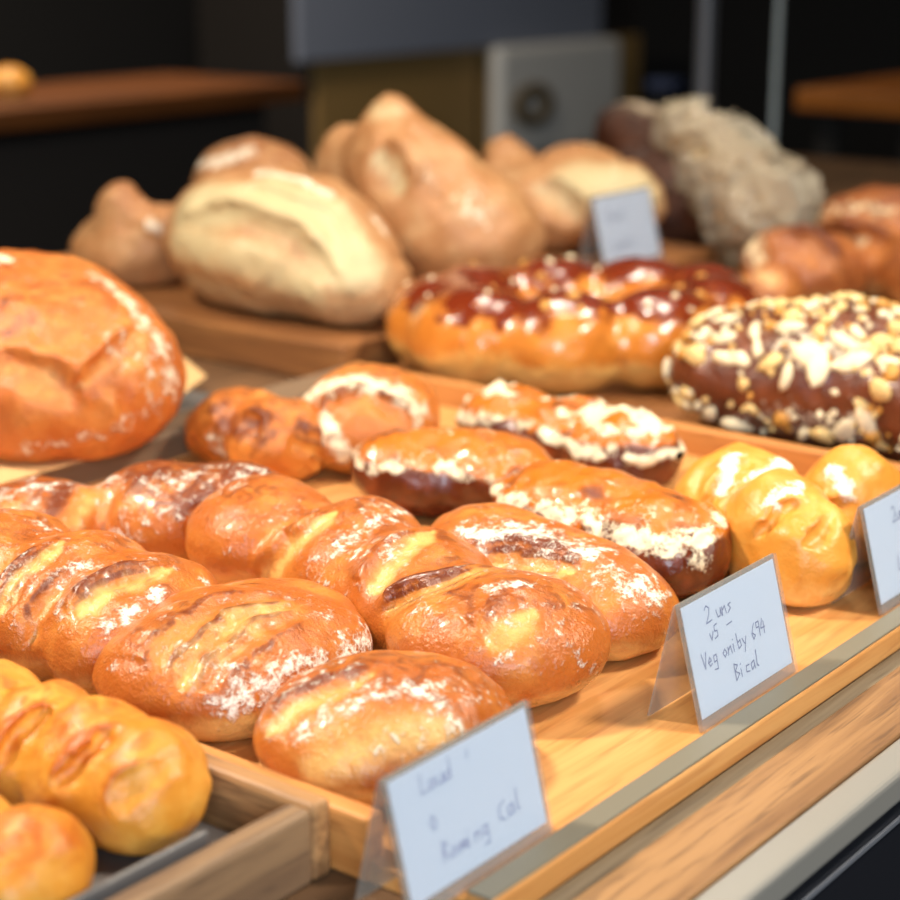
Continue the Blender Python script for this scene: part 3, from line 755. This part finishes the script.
# ================================================================== PRICE CARDS
GL = {'2': [[(0, .8), (.3, 1), (.6, .8), (.5, .5), (0, 0), (.7, .05)]], 'u': [[(0, .5), (.1, .05), (.4, .05), (.55, .5), (.6, 0)]], 'n': [[(0, 0), (.05, .5), (.1, .3), (.4, .5), (.5, 0)]],
      's': [[(.5, .5), (.15, .45), (.4, .2), (0, 0)]], 'v': [[(0, .55), (.2, 0), (.55, .6)]], '5': [[(.6, 1), (.15, .95), (.1, .55), (.5, .5), (.5, .1), (0, 0)]], '-': [[(0, .45), (.8, .5)]],
      'V': [[(0, 1), (.25, 0), (.6, 1)]], 'e': [[(0, .25), (.45, .3), (.3, .55), (.05, .3), (.2, 0), (.5, .1)]], 'g': [[(.5, .5), (.1, .5), (.1, .1), (.5, .15), (.5, .5), (.45, -.4), (0, -.35)]],
      'o': [[(.3, .5), (0, .3), (.2, 0), (.5, .2), (.3, .5)]], 'i': [[(.1, .5), (.12, 0)], [(.12, .75), (.16, .8)]], 'b': [[(0, 1), (.05, 0), (.45, .1), (.4, .5), (.05, .4)]], 'y': [[(0, .5), (.25, .1)], [(.55, .5), (.1, -.4)]],
      '6': [[(.5, 1), (.05, .4), (.2, 0), (.5, .2), (.1, .45)]], '9': [[(.5, .6), (.1, .6), (.1, .95), (.5, .95), (.45, 0)]], '4': [[(.3, 1), (0, .4), (.6, .4)], [(.45, .8), (.4, 0)]], 'B': [[(.05, 0), (.05, 1), (.45, .85), (.1, .55), (.55, .3), (.05, 0)]],
      'c': [[(.5, .45), (.1, .45), (.05, .1), (.45, .05)]], 'a': [[(.45, .5), (.05, .4), (.1, 0), (.45, .2), (.45, .5), (.5, 0)]], 'l': [[(.2, 1), (.1, .1), (.3, 0)]], 'd': [[(.45, .45), (.05, .35), (.1, 0), (.45, .15), (.5, 1), (.5, 0)]],
      'L': [[(.15, 1), (.05, .05), (.6, .1)]], 'r': [[(.05, 0), (.05, .5), (.3, .55)]], 'O': [[(.3, .9), (0, .5), (.3, 0), (.65, .4), (.3, .9)]], 'R': [[(0, 0), (.1, 1), (.5, .8), (.1, .5), (.6, 0)]], 'm': [[(0, 0), (.05, .5), (.25, .1), (.35, .5), (.5, .1), (.6, .5), (.65, 0)]],
      'C': [[(.55, .9), (.1, .7), (.05, .2), (.5, .05)]]}

def ribbon_strokes(lines, w):
    """handwriting as thin raised ribbons in the card plane"""
    V, F = [], []
    for pl in lines:
        pts = [np.array(p) for p in pl]
        for a, b in zip(pts[:-1], pts[1:]):
            d = b-a; L = np.linalg.norm(d)
            if L < 1e-6: continue
            d = d/L; nrm = np.array([-d[1], d[0]])*w/2
            a2, b2 = a-d*w*.3, b+d*w*.3
            k = len(V)
            for q in (a2-nrm, b2-nrm, b2+nrm, a2+nrm): V.append((q[0], q[1]))
            F.append((k, k+1, k+2, k+3))
    return V, F

def price_card(label, base, w, h, tilt, text, ink=None, rz=0.0, sw=.0009):
    t = thing('price_card', label, 'price card', base, rad(rz), 'handwritten price cards')
    ct, st = math.cos(rad(tilt)), math.sin(rad(tilt))
    def pl(x, s, n): return (x, s*st-n*ct, s*ct+n*st)            # card plane: x across, s up the slope, n out towards the customer
    def slab(name, x0, x1, s0, s1, n0, n1, mat, z=0.0):
        v = [tuple(np.array(pl(x, s, n))+np.array([0, 0, z])) for x in (x0, x1) for s in (s0, s1) for n in (n0, n1)]
        f = [(0, 1, 3, 2), (4, 6, 7, 5), (0, 4, 5, 1), (2, 3, 7, 6), (0, 2, 6, 4), (1, 5, 7, 3)]
        return mesh_obj(name, v, f, mat, t)
    m = .0028
    slab('front_pane', -m, w+m, -.0012, h+m, -.0012, .0, M_ACRYLIC, .0012)
    paper = slab('paper', 0, w, .0052, h, .0001, .0005, M_CARD, .0012)
    slab('clear_sleeve', -m, w+m, -.0012, h+m, .0014, .0019, clear_sleeve, .0012)
    # rear leg leaning the other way
    hh = (h+m)*ct
    v = []
    for x in (-m, w+m):
        for (y, z) in (((h+m)*st+.0008, hh), ((h+m)*st+.0020, hh), ((h+m)*st+.016, .0006), ((h+m)*st+.0148, .0006)):
            v.append((x, y, z))
    mesh_obj('rear_leg', v, [(0, 1, 2, 3), (7, 6, 5, 4), (0, 4, 5, 1), (1, 5, 6, 2), (2, 6, 7, 3), (3, 7, 4, 0)], M_ACRYLIC, t)
    lines = []
    for (txt, x, y, sz, slope) in text:
        cx = x*w
        for ch in txt:
            if ch == ' ':
                cx += sz*.6*h; continue
            for pts in GL[ch]:
                lines.append([(cx+p[0]*sz*h*.9, (1-y)*h+(p[1])*sz*h+slope*(cx-x*w)) for p in pts])
            cx += sz*h*.62
    V, F = ribbon_strokes(lines, sw)
    v3 = [tuple(np.array(pl(x, s, .00065+.0000004*i))+np.array([0, 0, .0012])) for i, (x, s) in enumerate(V)]
    mesh_obj('handwriting', v3, F, ink or M_INK, paper)
    return t
clear_sleeve = clear('thin_clear_sleeve', srgb(244, 244, 244), .93, .15)

ZF = .0004
price_card('nearest price card, at the bottom centre, with faint blue handwriting', (.552, .4515, ZF), .102, .063, 14,
           [('Laud', .19, .21, .15, .02), ('r', .53, .13, .10, 0), ('O', .21, .49, .12, 0), ('Roming', .25, .75, .15, .02), ('Cal', .67, .72, .17, .1)], sw=.0010)
price_card('middle price card with four lines of blue handwriting, before the dark floury loaf', (.803, .4525, ZF), .103, .068, 15,
           [('2 uns', .21, .22, .14, -.02), ('v5', .22, .37, .11, 0), ('-', .40, .37, .12, .05), ('Veg oniby 694', .10, .56, .130, .01), ('Bical', .39, .79, .14, .03)], M_INKD, sw=.0008)
price_card('right price card beside the yellow rolls, cut off by the photo edge', (1.026, .4525, ZF), .106, .068, 15,
           [('2uns', .33, .26, .15, 0), ('v5 -', .42, .48, .12, 0), ('Laub', .3, .72, .14, .02)], M_INKD, sw=.0009)
bcard = at(606, 274, .0302)
price_card('small back price card behind the brioche ring, leaning by the open topped loaf', (bcard[0], max(bcard[1], 1.153), .0302), .122, .088, 14,
           [('Baud', .18, .34, .16, 0), ('Laudnin', .18, .74, .14, .05)], M_INKD, sw=.0012)

# ================================================================== BAGGED BREAD
def build_bag():
    def crinkle(p, d):
        q = p@np.array([[1, 0, 0], [0, .5, .3], [0, -.3, .9]])
        n = np.abs(vnoise(q, 24, 51))+.6*np.abs(vnoise(q, 50, 52))+.4*np.abs(vnoise(q, 100, 53))
        return d+.024*n-.014
    L = [lob(728, 168, .128, .115, .052, .060, 90, 36), lob(765, 205, .090, .050, .070, .055, 0, 0), lob(745, 225, .055, .05, .045, .055), lob(795, 192, .11, .026, .026, .040), lob(680, 125, .165, .03, .03, .03)]
    o, v, g = bread('bagged_bread', 'crinkled cellophane bag of bread standing at the back right', 'bagged bread', L, M_FILM, z0=.0004, k=.03, seed=40, vox=.0045, amp=.002, extra=crinkle, side=0, topt=0)
    c = np.array(o.location)
    q, v2, g2 = bread('bread_piece', None, None, [lob(728, 168, .128, .100, .040, .046, 90, 36), lob(755, 208, .085, .040, .052, .046)], M_LOAFBAG, z0=.02, seed=42, vox=.006, amp=.006, dust=.4)
    q.location = tuple(np.array(q.location)-c); q.parent = o
    bread('rye_loaf', 'dark rye loaf with a dusty pink end, leaning left of the cellophane bag', 'bread',
          [lob(648, 150, .105, .092, .058, .060, 90, 28), lob(672, 205, .055, .06, .075, .075), lob(645, 190, .06, .058, .064, .075)], M_RYE, z0=.0004, k=.04, seed=44, vox=.005, amp=.003, side=0,
          flour=[FL(.19, .03, .8, (628, 100), (650, 108))])
build_bag()

# ================================================================== THE ROOM BEHIND
def struct(o):
    o['kind'] = 'structure'; return o
M_FLOOR = plain('dark_floor', srgb(40, 34, 30), .5)
M_WALL = plain('dark_wall', srgb(26, 22, 20), .9)
struct(box('floor', (-4, -4, -.95), (8, 5.6, -.90), M_FLOOR, None, 0))
struct(box('wall_back', (-4, 5.0, -.90), (8, 5.1, 2.2), M_WALL, None, 0))
struct(box('wall_right', (6.6, -4, -.90), (6.7, 5.0, 2.2), M_WALL, None, 0))

# brown back counter and bun on it
pf = at_v(60, 104, 2.9); zt = float(pf[2])
bc = thing('back_counter', 'blurred brown wooden counter in the dark behind the bread, top left', 'counter', (float(pf[0]), 3.1, -.90))
ob_ = np.array(bc.location)
ue = float(at_v(305, 80, 2.9)[0])
box('counter_top', (.8, 2.9, zt-.045), (ue, 3.35, zt), M_BACKWOOD, bc, .006, ob_)
box('cabinet_body', (.85, 3.0, -.8995), (ue-.03, 3.34, zt-.045), M_DARK, bc, .002, ob_)
bread('yellow_bun', 'blurred yellow bun on the back counter at the left edge', 'bread roll', [lw(float(at_v(8, 82, 3.1)[0]), 3.1, zt+.028, .05, .05, .036)], M_ROLL, z0=zt+.0004, seed=50, vox=.006)
# beige wall cabinet with steel fascia and dark gap, white appliance before it
VB_ = 3.7
x0, x1, x2, x3 = [float(at_v(x, 60, VB_)[0]) for x in (318, 478, 487, 640)]
zb0 = float(at_v(480, 47, VB_)[2])
cab = thing('beige_cabinet', 'blurred beige cabinet with a steel upper band behind the tall loaf', 'cabinet', ((x0+x3)/2, VB_, -.90))
oc = np.array(cab.location)
box('door', (x0, VB_, -.8995), (x1, VB_+.03, zb0), M_BEIGE, cab, .003, oc)
box('door', (x2, VB_, -.8995), (x3, VB_+.03, zb0), M_BEIGE, cab, .003, oc)
box('cabinet_body', (x0, VB_+.0302, -.8995), (x3, VB_+.5, zb0+.2), M_DARK, cab, .002, oc)
x4 = float(at_v(602, 20, VB_-.03)[0]); xl = float(at_v(300, 60, VB_-.03)[0])
box('steel_band', (xl, VB_-.03, zb0), (x4, VB_-.0005, zb0+.34), M_BAND, cab, .004, oc)
VW = 3.62
wa = thing('kitchen_appliance', 'blurred white appliance with a dark ring shaped recess in front of the beige cabinet', 'appliance', (float(at_v(560, 100, VW)[0]), VW, -.90))
ow = np.array(wa.location)
w0, w1 = float(at_v(500, 90, VW)[0]), float(at_v(622, 90, VW)[0])
wz1, wz0 = float(at_v(560, 42, VW)[2]), float(at_v(560, 152, VW)[2])
box('housing', (w0, VW, wz0), (w1, VW+.06, wz1), M_WHITEP, wa, .03, ow, 4)
box('stand', (w0+.02, VW+.005, -.8995), (w1-.02, VW+.06, wz0-.0005), M_OLIVE, wa, .004, ow)
def torus(name, R, r, sy, mat, parent, loc, n=40, m=12):
    v, f = [], []
    for i in range(n):
        a = 2*math.pi*i/n
        for j in range(m):
            b = 2*math.pi*j/m
            v.append(((R+r*math.cos(b))*math.cos(a), r*.4*math.sin(b), sy*(R+r*math.cos(b))*math.sin(a)))
    for i in range(n):
        for j in range(m):
            f.append((i*m+j, i*m+(j+1) % m, ((i+1) % n)*m+(j+1) % m, ((i+1) % n)*m+j))
    return mesh_obj(name, v, f, mat, parent, loc, True)
tc_ = at_v(532, 105, VW)
torus('dark_ring', .085, .035, .62, M_OLIVE, wa, (tc_[0]-ow[0], VW-.006-ow[1], tc_[2]-ow[2]))
# steel post and the glass divider standing on the counter behind the bag
pp = at(700, 205, ZC)
def on_counter(px, v):
    d = ray(px, 195); t = v/d[1]
    return float(d[0]*t)
VP = 1.70
up_ = on_counter(700, VP)
post = thing('steel_post', 'slim brushed steel post rising behind the bagged bread', 'post', (up_, VP, ZC))
box('post_shaft', (up_-.017, VP-.012, ZC+.006), (up_+.017, VP+.012, 1.0), M_STEEL, post, .006, np.array(post.location), 3)
box('post_foot', (up_-.03, VP-.03, ZC+.0003), (up_+.03, VP+.03, ZC+.006), M_STEEL, post, .002, np.array(post.location))
ug = on_counter(770, 1.45)
gd = thing('glass_divider', 'clear upright glass divider with a bright polished edge, right of the steel post', 'glass panel', (ug, 1.45, ZC))
og = np.array(gd.location)
box('pane', (ug+.006, 1.447, ZC+.0004), (UB-.05, 1.453, .95), M_GLASS, gd, .0008, og)
box('polished_edge', (ug-.004, 1.446, ZC+.0004), (ug+.0058, 1.454, .95), M_GLASSEDGE, gd, .001, og)
# small dark blue box on a dark stand beyond the rye loaf
pb = at_v(672, 84, 2.6)
box_o = thing('storage_box', 'small blurred dark blue box in the shadows above the rye loaf', 'box', (pb[0], 2.6, -.90))
obx = np.array(box_o.location)
box('lid', (pb[0]-.035, 2.58, pb[2]-.012), (pb[0]+.035, 2.66, pb[2]+.012), M_BLUE, box_o, .004, obx)
box('body', (pb[0]-.032, 2.583, -.8995), (pb[0]+.032, 2.657, pb[2]-.0122), M_BLACK, box_o, .004, obx)
# wooden table far right
UT = 3.7
ta, tb_ = at_u(795, 88, UT), at_u(930, 88, UT)
tab = thing('wooden_table', 'blurred brown wooden table in the dark at the upper right', 'table', (UT+.3, (ta[1]+tb_[1])/2, -.90))
ot = np.array(tab.location)
zt2 = float(ta[2])
box('table_top', (UT, tb_[1], zt2-.05), (UT+.9, ta[1], zt2), M_TABLE, tab, .006, ot)
for (lx, ly) in ((UT+.05, ta[1]-.08), (UT+.8, ta[1]-.08), (UT+.05, tb_[1]+.03), (UT+.8, tb_[1]+.03)):
    box('leg', (lx, ly, -.8995), (lx+.05, ly+.05, zt2-.0502), M_DARK, tab, .003, ot)

# ================================================================== LIGHT
def area(name, loc, target, size, power, col, spread=150):
    from mathutils import Vector
    l = bpy.data.lights.new(name, 'AREA'); l.energy = power; l.color = col; l.size = size; l.shape = 'DISK'; l.spread = rad(spread)
    o = bpy.data.objects.new(name, l); COL.objects.link(o); o.location = loc
    o.rotation_euler = (Vector(target)-Vector(loc)).to_track_quat('-Z', 'Y').to_euler()
    return o
WARM = (1, .89, .73)
area('case_lamp_back', (.35, 1.55, 1.5), (.85, .75, 0), .20, 15.5, WARM, 110)
area('case_lamp_front', (1.35, -.35, 1.5), (.95, .7, 0), .30, 13, (1, .90, .76), 110)
area('case_lamp_far', (1.9, 1.0, 1.6), (1.7, 1.0, 0), .3, 6, WARM, 110)
area('shop_daylight', (-1.6, -1.6, 1.3), (.8, .6, 0), 1.6, 44, (.70, .86, 1), 120)
area('added_kitchen_fill', (2.4, 3.0, 1.9), (2.6, 3.6, .2), .5, 32, (1, .90, .74), 140)  # unseen fill added to brighten the cabinet and back room
w = bpy.data.worlds.new('world'); w.use_nodes = True; SC.world = w
w.node_tree.nodes['Background'].inputs[0].default_value = (1, .86, .68, 1); w.node_tree.nodes['Background'].inputs[1].default_value = .08

# ================================================================== CAMERA
cd = bpy.data.cameras.new('camera'); cam = bpy.data.objects.new('camera', cd); COL.objects.link(cam)
cam.location = (0, 0, CAM_Z); cam.rotation_euler = (rad(90)-PITCH, 0, HEAD-rad(90))
cd.sensor_width = 36; cd.lens = F_PX/900*36; cd.clip_start = .05; cd.clip_end = 50
cd.dof.use_dof = True; cd.dof.focus_distance = 1.04; cd.dof.aperture_fstop = 4.9
SC.camera = cam
SC.view_settings.view_transform = 'Standard'; SC.view_settings.look = 'None'; SC.view_settings.gamma = 1
SC.view_settings.use_curve_mapping = False; SC.view_settings.exposure = 0.10
SC.render.film_transparent = False
